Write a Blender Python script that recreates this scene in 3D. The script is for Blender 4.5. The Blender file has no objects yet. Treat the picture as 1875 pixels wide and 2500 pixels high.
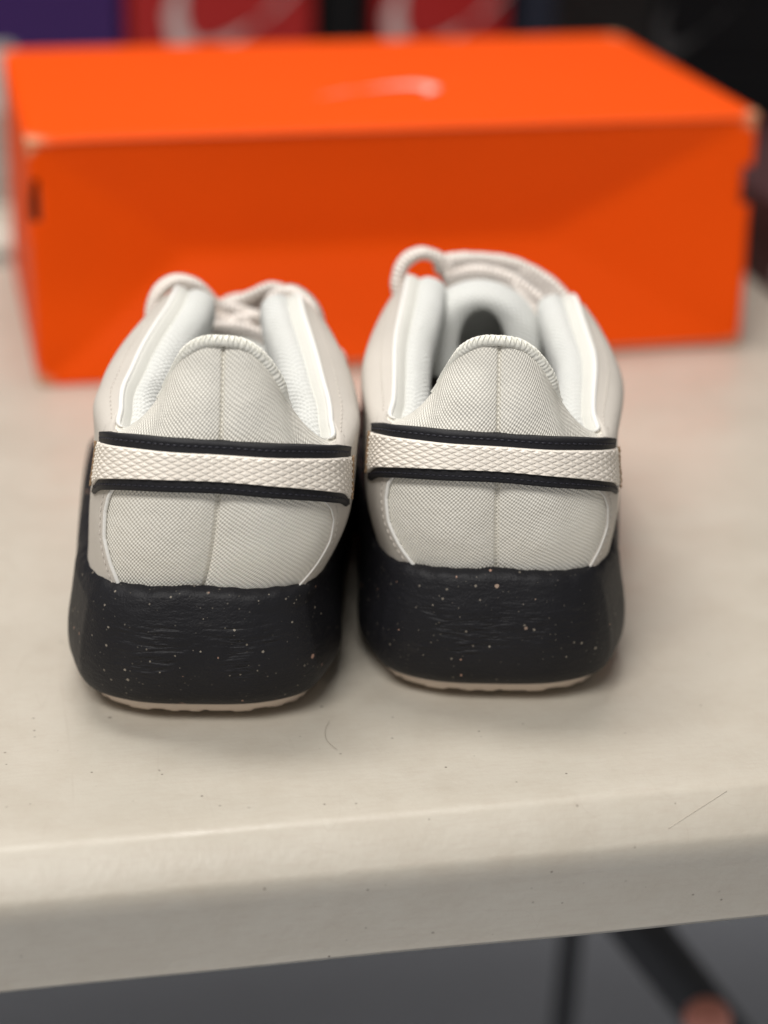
import bpy, bmesh, math, random
import numpy as np
from mathutils import Vector, Matrix
random.seed(7); rng = np.random.default_rng(7)
S = bpy.context.scene
COL = S.collection

# ------------------------------------------------------------------ camera
FPX, PITCH, ROLL, CH = 5136.35, 0.3969, 0.0155, 0.3182
cp, sp, cr, sr = math.cos(PITCH), math.sin(PITCH), math.cos(ROLL), math.sin(ROLL)
F = Vector((0, cp, -sp)); R0 = Vector((1, 0, 0)); U0 = Vector((0, sp, cp))
RR = R0 * cr + U0 * sr; UU = U0 * cr - R0 * sr
cam = bpy.data.cameras.new('camera'); cam_o = bpy.data.objects.new('camera', cam); COL.objects.link(cam_o)
M = Matrix((RR, UU, -F)).transposed().to_4x4(); M.translation = Vector((0, 0, CH)); cam_o.matrix_world = M
cam.sensor_fit = 'VERTICAL'; cam.sensor_height = 36; cam.sensor_width = 27; cam.lens = FPX / 2500 * 36
cam.clip_start = .01; cam.clip_end = 50
cam.dof.use_dof = True; cam.dof.focus_distance = (Vector((0, .588, .07)) - Vector((0, 0, CH))).dot(F)
cam.dof.aperture_fstop = 4.4; cam.dof.aperture_blades = 0
S.camera = cam_o

# ------------------------------------------------------------------ light
W = bpy.data.worlds.new('World'); S.world = W; W.use_nodes = True
W.node_tree.nodes['Background'].inputs[0].default_value = (1, .96, .92, 1)
W.node_tree.nodes['Background'].inputs[1].default_value = 0.23
def area(name, loc, target, sx, sy, power, col):
    l = bpy.data.lights.new(name, 'AREA'); l.shape = 'RECTANGLE'; l.size = sx; l.size_y = sy; l.energy = power; l.color = col
    o = bpy.data.objects.new(name, l); COL.objects.link(o); o.location = loc
    o.rotation_euler = (Vector(target) - Vector(loc)).to_track_quat('-Z', 'Y').to_euler(); return o
area('ceiling_lamp', (-.35, .95, 1.9), (-.35, .95, 0), 1.1, .4, 24, (1, .97, .925))
area('ceiling_lamp', (-.40, -.58, 1.62), (.0, .62, .05), 1.0, .4, 33, (1, .97, .925))
area('ceiling_lamp', (.1, 2.6, 2.0), (.1, 2.6, 0), 1.2, .6, 10, (1, .95, .9))
S.view_settings.view_transform = 'Standard'; S.view_settings.look = 'None'
S.view_settings.exposure = 0.0; S.view_settings.gamma = 1

def at(px, py, Y):      # a measured spot of the photo (1659-wide pixels) at depth Y, in metres
    px *= 1875 / 1659; py *= 1875 / 1659
    d = F + RR * ((px - 937.5) / FPX) + UU * ((1250 - py) / FPX)
    return Vector((0, 0, CH)) + d * (Y / d.y)

# ------------------------------------------------------------------ materials
def mat(name, col, rough=.6, spec=.5, **kw):
    m = bpy.data.materials.new(name); m.use_nodes = True
    b = m.node_tree.nodes['Principled BSDF']
    b.inputs['Base Color'].default_value = (*col, 1); b.inputs['Roughness'].default_value = rough
    b.inputs['Specular IOR Level'].default_value = spec
    for k, v in kw.items(): b.inputs[k.replace('_', ' ')].default_value = v
    return m
class NT:
    def __init__(s, m): s.m = m; s.t = m.node_tree; s.b = s.t.nodes['Principled BSDF']
    def n(s, typ, **kw):
        x = s.t.nodes.new('ShaderNode' + typ)
        for k, v in kw.items(): setattr(x, k, v)
        return x
    def l(s, a, b): s.t.links.new(a, b)
    def val(s, inp, v):
        if hasattr(v, 'links') or hasattr(v, 'is_linked'): s.l(v, inp)
        else: inp.default_value = v
    def math(s, op, a, b=0., c=None, clamp=False):
        x = s.n('Math', operation=op, use_clamp=clamp); s.val(x.inputs[0], a)
        if b is not None: s.val(x.inputs[1], b)
        if c is not None: s.val(x.inputs[2], c)
        return x.outputs[0]
    def mapr(s, v, a, b, c=0., d=1., smooth=False):
        x = s.n('MapRange'); x.interpolation_type = 'SMOOTHSTEP' if smooth else 'LINEAR'
        s.val(x.inputs[0], v)
        for i, q in enumerate((a, b, c, d)): x.inputs[i + 1].default_value = q
        return x.outputs[0]
    def mix(s, f, a, b):
        x = s.n('Mix', data_type='RGBA'); s.val(x.inputs[0], f)
        for i, q in ((6, a), (7, b)):
            if isinstance(q, tuple): x.inputs[i].default_value = (*q, 1)
            else: s.l(q, x.inputs[i])
        return x.outputs[2]
    def coord(s, kind='Object'): return s.n('TexCoord').outputs[kind]
    def mapping(s, v, scale=(1, 1, 1), loc=(0, 0, 0), rot=(0, 0, 0)):
        x = s.n('Mapping'); s.l(v, x.inputs[0]); x.inputs[1].default_value = loc; x.inputs[2].default_value = rot; x.inputs[3].default_value = scale
        return x.outputs[0]
    def noise(s, v, sc, det=2., rough=.5):
        x = s.n('TexNoise'); s.l(v, x.inputs['Vector']); x.inputs['Scale'].default_value = sc; x.inputs['Detail'].default_value = det; x.inputs['Roughness'].default_value = rough
        return x.outputs[0]
    def vor(s, v, sc):
        x = s.n('TexVoronoi'); s.l(v, x.inputs['Vector']); x.inputs['Scale'].default_value = sc
        return x.outputs['Distance'], x.outputs['Color']
    def bump(s, h, dist, strength=1., prev=None):
        x = s.n('Bump'); s.l(h, x.inputs['Height']); x.inputs['Distance'].default_value = dist; x.inputs['Strength'].default_value = strength
        if prev: s.l(prev, x.inputs['Normal'])
        return x.outputs[0]
    def sep(s, v):
        x = s.n('SeparateXYZ'); s.l(v, x.inputs[0]); return x.outputs
    def col(s, c): s.l(c, s.b.inputs['Base Color'])
    def nor(s, c): s.l(c, s.b.inputs['Normal'])

def fabric(name, col, dark, pu, pv, depth, shear=0., rough=.62, sheen=.15):
    m = mat(name, col, rough, .4, Sheen_Weight=sheen); t = NT(m)
    x, y, z = t.sep(t.coord('UV'))
    au = t.math('ABSOLUTE', x)
    pos = t.math('GREATER_THAN', x, 0.)
    k = t.math('MULTIPLY_ADD', pos, -shear * 1.6, shear * .6)      # the two halves of the cloth meet at the seam with different slants
    wob = t.math('MULTIPLY', t.math('SUBTRACT', t.noise(t.coord('UV'), .10, 1.), .5), 2.0)
    v2 = t.math('ADD', t.math('ADD', y, t.math('MULTIPLY', au, k)), wob)
    sa = t.math('COSINE', t.math('MULTIPLY', x, 2 * math.pi / pu)); sb = t.math('COSINE', t.math('MULTIPLY', v2, math.pi / pv))
    h = t.math('MULTIPLY_ADD', t.math('MULTIPLY', sa, sb), .5, .5)
    fine = t.noise(t.coord('UV'), 6., 2.)
    hh = t.math('MULTIPLY_ADD', fine, .25, h)
    big = t.noise(t.coord('UV'), .05, 3.)
    c = t.mix(t.mapr(h, .12, .62), dark, col)  # self-shadow of the weave pits is painted in as the darker tone
    c = t.mix(t.mapr(big, .3, .75, 0, .16), c, (col[0] * .86, col[1] * .83, col[2] * .76))
    t.col(c); t.nor(t.bump(hh, depth, 1., t.bump(t.noise(t.coord('Object'), 70., 3., .6), .0010))); return m
M_heel = fabric('heel_mesh_cloth', (.92, .895, .82), (.70, .675, .61), 1.2, .74, .00036, .5, .42, .05)
M_lin = fabric('lining_knit_cloth', (.74, .75, .73), (.54, .55, .53), 2.1, 1.25, .00045, 0., .9, .15)

def plain(name, col, rough, sc, amt, bumpd, spec=.4, coat=0.):
    m = mat(name, col, rough, spec); t = NT(m); o = t.coord('Object')
    n1 = t.noise(o, sc, 4.); n2 = t.noise(o, 1400., 2.)
    t.col(t.mix(t.mapr(n1, .3, .7, 0, amt), col, tuple(c * .8 for c in col)))
    t.nor(t.bump(n2, bumpd)); m.node_tree.nodes['Principled BSDF'].inputs['Coat Weight'].default_value = coat
    return m
M_over = plain('beige_synthetic', (.58, .54, .49), .55, 60, .3, .00012)
M_white = plain('white_cut_edge', (.80, .79, .76), .5, 60, .1, .00005)
M_flange = plain('off_white_facing', (.66, .655, .61), .7, 80, .2, .0001)
M_bind = plain('binding_thread', (.84, .83, .76), .65, 200, .3, .0001)
M_strap = plain('cream_rubber_strap', (.86, .80, .72), .42, 40, .25, .00006, .5)
M_black = plain('black_band', (.010, .010, .013), .62, 200, .3, .00012, .35)
M_thread = plain('black_thread', (.012, .012, .02), .55, 400, .2, .0001)
M_raw = plain('raw_brown_edge', (.33, .22, .13), .7, 900, .8, .0002)
M_out = plain('cream_outsole_rubber', (.80, .68, .58), .55, 60, .2, .0001)
M_ins = plain('grey_insole', (.42, .42, .41), .85, 90, .3, .0002)
M_pink = plain('pale_pink_synthetic', (.72, .52, .47), .55, 90, .2, .0001)

def lace_mat():
    m = mat('cream_lace_cloth', (.79, .69, .61), .8, .3, Sheen_Weight=.3); t = NT(m)
    x, y, z = t.sep(t.coord('UV'))
    a = t.math('SINE', t.math('ADD', t.math('MULTIPLY', x, 1.9), t.math('MULTIPLY', y, 6.283 * 3)))
    b = t.math('SINE', t.math('SUBTRACT', t.math('MULTIPLY', x, 1.9), t.math('MULTIPLY', y, 6.283 * 3)))
    h = t.math('MULTIPLY_ADD', t.math('MULTIPLY', a, b), .5, .5)
    t.col(t.mix(h, (.80, .71, .64), (.97, .90, .84))); t.nor(t.bump(h, .0013)); return m
M_lace = lace_mat()

def midsole_mat(off):
    m = mat('speckled_black_foam', (.010, .010, .013), .55, .28); t = NT(m); o = t.mapping(t.coord('Object'), loc=off)
    warp = t.n('VectorMath', operation='ADD'); wn = t.n('TexNoise'); t.l(o, wn.inputs['Vector']); wn.inputs['Scale'].default_value = 900
    sc = t.n('VectorMath', operation='SCALE'); t.l(wn.outputs['Color'], sc.inputs[0]); sc.inputs['Scale'].default_value = .0005
    t.l(o, warp.inputs[0]); t.l(sc.outputs[0], warp.inputs[1]); ow = warp.outputs[0]
    c = t.mix(t.mapr(t.noise(o, 25., 4.), .35, .7), (.0065, .0065, .009), (.011, .011, .014))
    # dusty scuffs
    sm = t.mapping(o, scale=(60, 60, 220)); c = t.mix(t.mapr(t.noise(sm, 1., 5., .7), .62, .8, 0, .35), c, (.05, .045, .042))
    for cell, thr, rmin, rmax, colr in ((.0020, .15, .05, .15, (.11, .10, .085)), (.0034, .22, .045, .14, (.26, .23, .19)), (.0068, .30, .035, .12, (.46, .28, .21)), (.0090, .5, .03, .075, (.44, .32, .25))):
        d, rc = t.vor(ow, 1 / cell); rs = t.sep(rc)
        rad = t.mapr(rs[1], 0, 1, rmin, rmax)
        on = t.math('MULTIPLY', t.math('LESS_THAN', d, rad), t.math('GREATER_THAN', rs[0], thr))
        c = t.mix(t.math('MULTIPLY', on, t.mapr(rs[2], 0, 1, .45, 1.)), c, colr)
    t.col(c)
    wr = t.mapping(o, scale=(60, 60, 330)); nz = t.noise(wr, 1., 2., .55)
    ridge = t.math('SUBTRACT', 1., t.math('MULTIPLY', t.math('ABSOLUTE', t.math('SUBTRACT', nz, .5)), 7., clamp=True))
    px, py, pz = t.sep(t.coord('Object'))
    msk = t.math('MULTIPLY', t.mapr(t.math('ABSOLUTE', t.math('SUBTRACT', pz, .0275)), .004, .015, 1, 0, True), t.mapr(t.math('ABSOLUTE', px), .012, .034, 1, 0, True))
    h = t.math('MULTIPLY', t.math('MULTIPLY', ridge, msk), t.mapr(t.noise(o, 90., 1.), .4, .6))
    b1 = t.bump(t.math('MULTIPLY', h, -1.), .0005)
    b2 = t.bump(t.noise(o, 1500., 3.), .00018, 1., b1)
    b3 = t.bump(t.noise(t.mapping(o, scale=(1, 1, 2.2)), 260., 3.), .0003, 1., b2)
    t.nor(b3); return m

def table_mat():
    m = mat('scuffed_beige_plastic', (.6, .55, .47), .4, .5); t = NT(m); o = t.coord('Object')
    base = t.mix(t.mapr(t.noise(o, 6., 4., .6), .3, .7), (.535, .495, .425), (.49, .452, .385))
    base = t.mix(t.mapr(t.noise(o, 45., 5., .75), .42, .75, 0, .55), base, (.44, .39, .32))
    fib = t.noise(t.mapping(o, scale=(1, 7, 7), rot=(0, 0, .4)), 110., 4., .7)
    base = t.mix(t.mapr(fib, .48, .75, 0, .45), base, (.45, .39, .33))
    # scratches: thin winding lines where two noises cross their middle value
    for sc, rot, th, amt in ((9., .2, .004, .12), (13., 1.2, .004, .12), (21., 2.2, .005, .14), (16., .8, .005, .12)):
        q = t.noise(t.mapping(o, scale=(1, .12, 1), rot=(0, 0, rot), loc=(sc, 0, 0)), sc * 2.5, 1.)
        ln = t.mapr(t.math('ABSOLUTE', t.math('SUBTRACT', q, .5)), 0, th, 1, 0)
        gate = t.mapr(t.noise(t.mapping(o, loc=(sc, 3, 0)), 26., 3.), .55, .68)
        base = t.mix(t.math('MULTIPLY', t.math('MULTIPLY', ln, gate), amt), base, (.30, .24, .19))
    for cell, thr, r in ((.010, .70, .065), (.021, .5, .04), (.005, .72, .10)):
        d, rc = t.vor(t.mapping(o, loc=(cell, .3, .1)), 1 / cell); rs = t.sep(rc)
        on = t.math('MULTIPLY', t.mapr(d, r * .5, r, 1, 0), t.math('GREATER_THAN', rs[0], thr))
        base = t.mix(t.math('MULTIPLY', on, t.mapr(rs[1], 0, 1, .2, .95)), base, (.14, .115, .09))
    t.col(base)
    t.l(t.mapr(t.noise(o, 30., 4.), .3, .7, .33, .5), t.b.inputs['Roughness'])
    b1 = t.bump(t.noise(o, 420., 3.), .00010); t.nor(t.bump(t.noise(o, 22., 2.), .00015, 1., b1)); return m
M_table = table_mat()

def card(name, col, rough=.42, coat=.35):
    m = mat(name, col, rough, .12, Coat_Weight=coat, Coat_Roughness=.25); t = NT(m); o = t.coord('Object')
    c = t.mix(t.mapr(t.noise(o, 18., 4.), .35, .7, 0, .2), col, tuple(x * .88 for x in col))
    e = t.coord('UV'); ux, uy, _ = t.sep(e)      # worn corners: UV runs 0..1 over each panel
    cx = t.math('MINIMUM', ux, t.math('SUBTRACT', 1., ux)); cy = t.math('MINIMUM', uy, t.math('SUBTRACT', 1., uy))
    dist = t.math('ADD', t.math('MULTIPLY', cx, 2.2), t.math('MULTIPLY', cy, 1.))
    dd = t.math('ADD', dist, t.math('MULTIPLY', t.math('SUBTRACT', t.noise(o, 160., 4.), .5), .10))
    c = t.mix(t.mapr(dd, .035, .075, .8, 0), c, (.55, .36, .22)); t.col(c)
    t.nor(t.bump(t.noise(o, 350., 3.), .00012)); return m
M_orange = card('orange_coated_card', (.84, .078, .0), .6, .0)
M_edge = plain('worn_orange_edge', (.90, .16, .05), .6, 90, .4, .0001)
M_kraft = plain('brown_card_inside', (.28, .20, .13), .8, 40, .3, .0001)
M_hole_shade = plain('painted_hole_shade', (.012, .008, .006), .9, 40, .3, .0001)
M_print = plain('white_print', (.85, .62, .55), .5, 40, .1, .00002)
M_printw = plain('grey_white_print', (.42, .34, .34), .5, 40, .1, .00002)
M_printg = plain('dark_grey_print', (.03, .03, .032), .5, 40, .1, .00002)
M_purple = plain('purple_card', (.022, .001, .075), .5, 10, .2, .0001)
M_red = plain('red_card', (.28, .004, .005), .5, 10, .2, .0001)
M_dred = plain('dark_red_card', (.045, .010, .012), .6, 10, .2, .0001)
M_navy = plain('navy_card', (.014, .016, .028), .8, 10, .2, .0001, .15)
M_blk = plain('black_card', (.003, .003, .004), .8, 10, .2, .0001, .15)
M_grey = plain('pale_grey_card', (.34, .33, .30), .6, 10, .2, .0001)
M_metal = plain('black_painted_steel', (.010, .010, .012), .4, 30, .2, .0001)
M_floor = plain('blue_grey_floor', (.66, .70, .78), .55, 4, .5, .0005)
M_wall = plain('dark_wall_paint', (.016, .016, .02), .8, 4, .3, .0005)
M_coral = plain('coral_rubber', (.85, .34, .26), .6, 30, .2, .0001)
M_hair = mat('dark_hair', (.25, .20, .15), .5)

# ------------------------------------------------------------------ object helpers
def obj(name, verts, faces, m, parent=None, uv=None, smooth=True, label=None):
    me = bpy.data.meshes.new(name); me.from_pydata([tuple(map(float, v)) for v in verts], [], faces); me.materials.append(m)
    if uv is not None:
        L = me.uv_layers.new(name='UVMap'); idx = np.zeros(len(me.loops), dtype=np.int32); me.loops.foreach_get('vertex_index', idx)
        L.data.foreach_set('uv', np.asarray(uv, dtype=np.float32)[idx].ravel())
    if smooth: me.polygons.foreach_set('use_smooth', [True] * len(me.polygons))
    o = bpy.data.objects.new(name, me); COL.objects.link(o); o.parent = parent
    if label: o['label'] = label
    return o
def bobj(name, bm, m, parent=None, smooth=False):
    me = bpy.data.meshes.new(name); bm.to_mesh(me); bm.free(); me.materials.append(m)
    if smooth: me.polygons.foreach_set('use_smooth', [True] * len(me.polygons))
    o = bpy.data.objects.new(name, me); COL.objects.link(o); o.parent = parent; return o
def thing(name, label, cat, loc=(0, 0, 0), rz=0., group=None):
    o = bpy.data.objects.new(name, None); COL.objects.link(o); o.location = loc; o.rotation_euler = (0, 0, rz)
    o['label'] = label; o['category'] = cat
    if group: o['group'] = group
    return o
def grid(P, closed_u=False, closed_v=False, flip=False):
    n, m = P.shape[:2]; V = P.reshape(-1, 3); Fs = []
    for i in range(n if closed_u else n - 1):
        for j in range(m if closed_v else m - 1):
            a, b, c, d = i * m + j, ((i + 1) % n) * m + j, ((i + 1) % n) * m + (j + 1) % m, i * m + (j + 1) % m
            Fs.append((a, d, c, b) if flip else (a, b, c, d))
    return V, Fs
def rbox(bm, c, s, bev=.0, seg=2, rot=None):
    r = bmesh.ops.create_cube(bm, size=1); vs = r['verts']
    bmesh.ops.scale(bm, vec=s, verts=vs)
    if bev: 
        es = list({e for v in vs for e in v.link_edges})
        rr = bmesh.ops.bevel(bm, geom=es, offset=bev, segments=seg, affect='EDGES', profile=.6)
        vs = list({v for f in rr['faces'] for v in f.verts} | {v for v in vs if v.is_valid})
    if rot is not None: bmesh.ops.rotate(bm, verts=vs, matrix=rot, cent=(0, 0, 0))
    bmesh.ops.translate(bm, verts=vs, vec=c)
def tube(pts, r, n=10, flat=1., closed_ends=True, up=(0, 0, 1)):
    """tube through pts (array), radius r (scalar or array), returns verts, faces, uv"""
    pts = np.asarray(pts, float); m = len(pts); r = np.broadcast_to(r, (m,))
    T = np.gradient(pts, axis=0); T /= np.linalg.norm(T, axis=1)[:, None] + 1e-12
    U = np.asarray(up, float); Vv = []; uv = []; Fs = []
    L = np.r_[0, np.cumsum(np.linalg.norm(np.diff(pts, axis=0), axis=1))]
    nrm = np.cross(T[0], U)
    if np.linalg.norm(nrm) < 1e-3: nrm = np.cross(T[0], (1, 0, 0))
    nrm /= np.linalg.norm(nrm)
    for i in range(m):
        nrm = nrm - T[i] * nrm.dot(T[i]); nrm /= np.linalg.norm(nrm); b = np.cross(T[i], nrm)
        for k in range(n):
            a = 2 * math.pi * k / n
            Vv.append(pts[i] + nrm * math.cos(a) * r[i] + b * math.sin(a) * r[i] * flat); uv.append((L[i], k / n))
    for i in range(m - 1):
        for k in range(n):
            Fs.append((i * n + k, i * n + (k + 1) % n, (i + 1) * n + (k + 1) % n, (i + 1) * n + k))
    if closed_ends: Fs.append(tuple(range(n))[::-1]); Fs.append(tuple((m - 1) * n + k for k in range(n)))
    return np.array(Vv), Fs, np.array(uv)
def herm(xs, Y, x):
    """nonuniform Catmull-Rom through rows Y (k,d) at xs, evaluated at x"""
    xs = np.asarray(xs, float); Y = np.asarray(Y, float); x = np.clip(np.asarray(x, float), xs[0], xs[-1])
    dx = np.diff(xs); sl = np.diff(Y, axis=0) / dx[:, None]
    tg = np.empty_like(Y); tg[0] = sl[0]; tg[-1] = sl[-1]
    tg[1:-1] = (sl[:-1] * dx[1:, None] + sl[1:] * dx[:-1, None]) / (dx[:-1] + dx[1:])[:, None]
    i = np.clip(np.searchsorted(xs, x, side='right') - 1, 0, len(xs) - 2); h = dx[i]; t = (x - xs[i]) / h
    t = t[:, None]; h = h[:, None]
    return (2*t**3-3*t**2+1)*Y[i] + (t**3-2*t**2+t)*h*tg[i] + (-2*t**3+3*t**2)*Y[i+1] + (t**3-t**2)*h*tg[i+1]
def curve(pts, n=60):
    pts = np.asarray(pts, float); L = np.r_[0, np.cumsum(np.linalg.norm(np.diff(pts, axis=0), axis=1))]
    return herm(L, pts, np.linspace(0, L[-1], n))
def sst(a, b, x):
    t = np.clip((np.asarray(x, float) - a) / (b - a), 0, 1); return t * t * (3 - 2 * t)

# ------------------------------------------------------------------ shoe (local millimetres: x across, y towards the toe, z up)
ST = [0, 18, 31, 45, 72, 107, 148, 188, 230, 258, 285]
ROWS = {
 'b': (ST, [(0,5,41),(18,6,41),(28,11,40),(34,22,39),(37,50,36),(39,85,33),(43,125,30),(46,165,27),(41,205,27),(25,235,28),(0,246,29)]),
 'm': (ST, [(0,0,62),(20,2,62),(32.5,9,62),(38.5,24,62),(40.5,50,59),(41.5,85,56),(43,125,50),(43,165,43),(36,203,41),(20,229,40),(0,237,40)]),
 'h': (ST, [(0,-3,82),(19,-1,82),(31.5,8,82),(37.6,24,82),(39.3,50,79),(39,85,79),(36,122,72),(31,160,58),(23,192,52),(11,216,49),(0,223,48)]),
 'u': ([0,18,25,31,36,42,48,58,80,112,128,136,148,185,212,228,285],
       [(0,1,105),(17.5,4.5,99),(22,6.5,95),(27.5,10,91),(31.5,14,88.8),(35.3,19,87.6),(37,26,87.5),(38.2,37,88.5),(37.3,58,91.5),(33,90,98.5),(30,107,99),(28.6,115,97),(27.5,125,90),(23,161,70),(16,190,56.5),(9,205,54),(0,207,53)]),
 't': ([0,8,15,20,25,30,36,42,48,58,80,112,128,136,148,185,212,228,285],
       [(0,6,125),(7.5,7,123.4),(13,9,118),(16.3,11,112),(18.9,12.5,106),(22.3,14,100.3),(26,16,95.5),(30,19.5,91.5),(32.4,25,90),(30.6,35,92),(26,56,98.5),(21.5,90,107.5),(20.3,107,109.5),(19.8,116,107.5),(19,128,101),(16.5,162,79),(12,188,62),(5,197,58),(0,198,57)]),
}
SOLE = [
 [(0,6,6),(20,8,6),(30,15,6),(35.5,28,5),(37.5,55,4.2),(38,90,4),(43,130,4),(46,165,4),(42,205,8),(26,235,14),(0,249,17)],
 [(0,2,7.5),(21,4,7.5),(33,11,7.5),(39,28,6.5),(41,55,6),(42,90,6),(46,130,6),(49,165,6),(44,207,10),(27,239,16),(0,253,19)],
 [(0,-2.5,12.5),(21.5,-.5,12.5),(35,7.5,12.5),(42.2,26,12),(44,50,12),(44.5,90,12),(48,130,12),(51,165,12),(46,208,14),(28,241,20),(0,255,23)],
 [(0,-4.8,22),(21.5,-3,22),(34.7,5,22),(42.2,24,22),(44.2,50,21),(45,90,20),(48,130,20),(51,165,18),(46,208,20),(28,241,25),(0,255,27)],
 [(0,-4.2,33),(20.5,-2.5,33),(33,5,33),(40.3,24,33),(43.2,50,31),(46,90,30),(49.2,130,28),(50.5,165,24),(45.5,208,24),(27.5,240,28),(0,253,30)],
 [(0,-2,41.5),(19.8,-.5,41.5),(31.5,6,40.5),(38.8,24,40),(42.6,50,39),(46.5,90,38.5),(49.5,130,38),(51,165,31),(44.5,207,28),(27,239,31),(0,252,33)],
 [(0,-.3,45.8),(19.3,.9,45.4),(30.5,7,44.2),(37.8,24,43.3),(41.3,50,42.5),(45.6,90,42.5),(48.8,130,42),(50,165,34.5),(43.5,206,30),(26,237,32.5),(0,250,34.5)],
 [(0,2,47.3),(18.7,3.2,46.9),(29.3,9,45.8),(36.3,24.5,44.8),(39.5,50,44),(43.8,90,44),(47,130,43.3),(48.2,165,35.5),(42,205,30.8),(25,235,33.3),(0,248,35.5)],
 [(0,5,47),(18,6,46.6),(27.5,11,45.5),(34,25,44.4),(37,50,43.2),(40.5,90,43),(44,130,42),(45.5,165,35),(40,203,30),(23,232,32.5),(0,245,34.7)],
 [(0,10,43),(16,11,43),(24,15,42),(30,27,41),(33,50,39),(35,90,37),(38,130,34),(41,165,29),(36,200,27),(20,227,29),(0,239,31)],
]
def full(st, rows):
    st = np.asarray(st, float); R = np.asarray(rows, float); neg = R[:0:-1].copy(); neg[:, 0] *= -1
    return np.r_[-st[:0:-1], st], np.r_[neg, R]
FR = {k: full(*v) for k, v in ROWS.items()}
VR = np.array([0, .30, .53, .76, 1.])

class Shoe:
    def __init__(s, root, lean, slant, seed, splay=0., zk=1.):
        s.splay = splay; s.zk = zk; s.root = root; s.lean = lean; s.slant = slant; s.rs = np.random.default_rng(seed)
    def warp(s, P):
        P = np.array(P, float); x, y, z = P[..., 0], P[..., 1], P[..., 2]
        k = sst(46, 80, z); P2 = P.copy()
        P2[..., 2] = z = np.where(z > 46, 46 + (z - 46) * s.zk, z)
        P2[..., 0] = x + s.lean * (1 - np.exp(-np.maximum(z - 40, 0) / 25)) * (1 - .4 * sst(30, 200, y))
        P2[..., 2] = z - s.slant * x * k - s.slant * .3 * x * (1 - k) * sst(20, 44, z)
        return P2 / 1000
    def surf(s, S_, V_):
        """outer surface of the upper at station S_ and height V_ (same-shape arrays)"""
        sh = np.shape(S_); S_ = np.ravel(S_).astype(float); V_ = np.ravel(V_).astype(float)
        rows = [herm(*FR[k], S_) for k in 'bmhut']
        Y = np.stack(rows); a_ = np.abs(S_); sg_ = np.sign(S_); w_ = s.splay * (1 + .55 * (S_ > 0)) * sst(48, 95, a_) * (1 - sst(140, 200, a_))
        if not s.splay: w_ = np.where(S_ < 0, 5.0, 2.2) * sst(46, 72, a_) * (1 - sst(84, 126, a_))
        Y[4, :, 0] += sg_ * w_; Y[3, :, 0] += sg_ * w_ * .75; Y[2, :, 0] += sg_ * w_ * (.25 if s.splay else .5)
        if s.splay: Y[4, :, 2] += 3.4 * (sg_ < 0) * sst(70, 110, a_) * (1 - sst(136, 170, a_))
        dx = np.diff(VR); sl = np.diff(Y, axis=0) / dx[:, None, None]; tg = np.empty_like(Y); tg[0] = sl[0]; tg[-1] = sl[-1]
        tg[1:-1] = (sl[:-1] * dx[1:, None, None] + sl[1:] * dx[:-1, None, None]) / (dx[:-1] + dx[1:])[:, None, None]
        i = np.clip(np.searchsorted(VR, V_, side='right') - 1, 0, 3); n = np.arange(len(V_)); h = dx[i][:, None]; t = ((V_ - VR[i]) / dx[i])[:, None]
        P = (2*t**3-3*t**2+1)*Y[i, n] + (t**3-2*t**2+t)*h*tg[i, n] + (-2*t**3+3*t**2)*Y[i+1, n] + (t**3-t**2)*h*tg[i+1, n]
        return P.reshape(*sh, 3)
    def nrm(s, S_, V_):
        e = .4; a = s.surf(S_ + e, V_) - s.surf(S_ - e, V_); b = s.surf(S_, np.minimum(V_ + .01, 1)) - s.surf(S_, V_ - .01)
        n = np.cross(a, b); n /= np.linalg.norm(n, axis=-1)[..., None] + 1e-9
        return n
    def vz(s, S_, Z_):
        """height parameter that reaches z at each station"""
        S_, Z_ = np.broadcast_arrays(S_, Z_); out = np.empty(S_.shape); vv = np.linspace(0, 1, 60)
        cache = {}
        for idx in np.ndindex(S_.shape):
            k = round(float(S_[idx]), 4)
            if k not in cache: cache[k] = s.surf(np.full(60, k), vv)[:, 2]
            out[idx] = np.interp(Z_[idx], cache[k], vv)
        return out
    def puff(s, S_, P):
        """seam groove and padding of the heel cloth"""
        z = P[..., 2]; a = np.abs(S_)
        g = -1.3 * np.exp(-(a / .55) ** 2) - .9 * np.exp(-(a / 3.2) ** 2)
        b = 1.2 * np.exp(-((a - 13) / 11) ** 2) * np.exp(-((z - 61) / 12) ** 2) + .8 * np.exp(-((a - 9) / 7) ** 2) * np.exp(-((z - 108) / 9) ** 2)
        return (g + b) * sst(50, 40, a)
    def put(s, name, P, m, uv=None, flip=False, parent=None, closed_v=False, solid=0., label=None):
        V, Fs = grid(P, closed_v=closed_v, flip=flip); o = obj(name, s.warp(V), Fs, m, parent or s.root, None if uv is None else uv.reshape(-1, 2), label=label)
        if solid: md = o.modifiers.new('thick', 'SOLIDIFY'); md.thickness = solid / 1000; md.offset = -1
        return o
    def patch(s, name, Sg, Vg, h, m, edge=1., parent=None, relief=None, label=None):
        """a cut piece lying on the upper: raised h mm, its rim turned down to the cloth"""
        P = s.surf(Sg, Vg); N = s.nrm(Sg, Vg); base = P + N * s.puff(Sg, P)[..., None] * .4
        H = np.full(Sg.shape, float(h)) if relief is None else h + relief
        Q = base + N * H[..., None]
        def ring(A): return np.pad(A, ((1, 1), (1, 1), (0, 0)), mode='edge')
        Q2 = ring(Q); B2 = ring(base - N * .6)
        Q2[0], Q2[-1], Q2[:, 0], Q2[:, -1] = B2[0], B2[-1], B2[:, 0], B2[:, -1]
        uv = ring(np.stack([Sg, P[..., 2]], -1))
        return s.put(name, Q2, m, uv, parent=parent, label=label)
    def line(s, name, Sl, Vl, h, r, m, n=8, parent=None, flat=1.):
        P = s.surf(Sl, Vl) + s.nrm(Sl, Vl) * h
        V, Fs, uv = tube(P, r, n, flat); return obj(name, s.warp(V), Fs, m, parent or s.root, uv)
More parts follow.
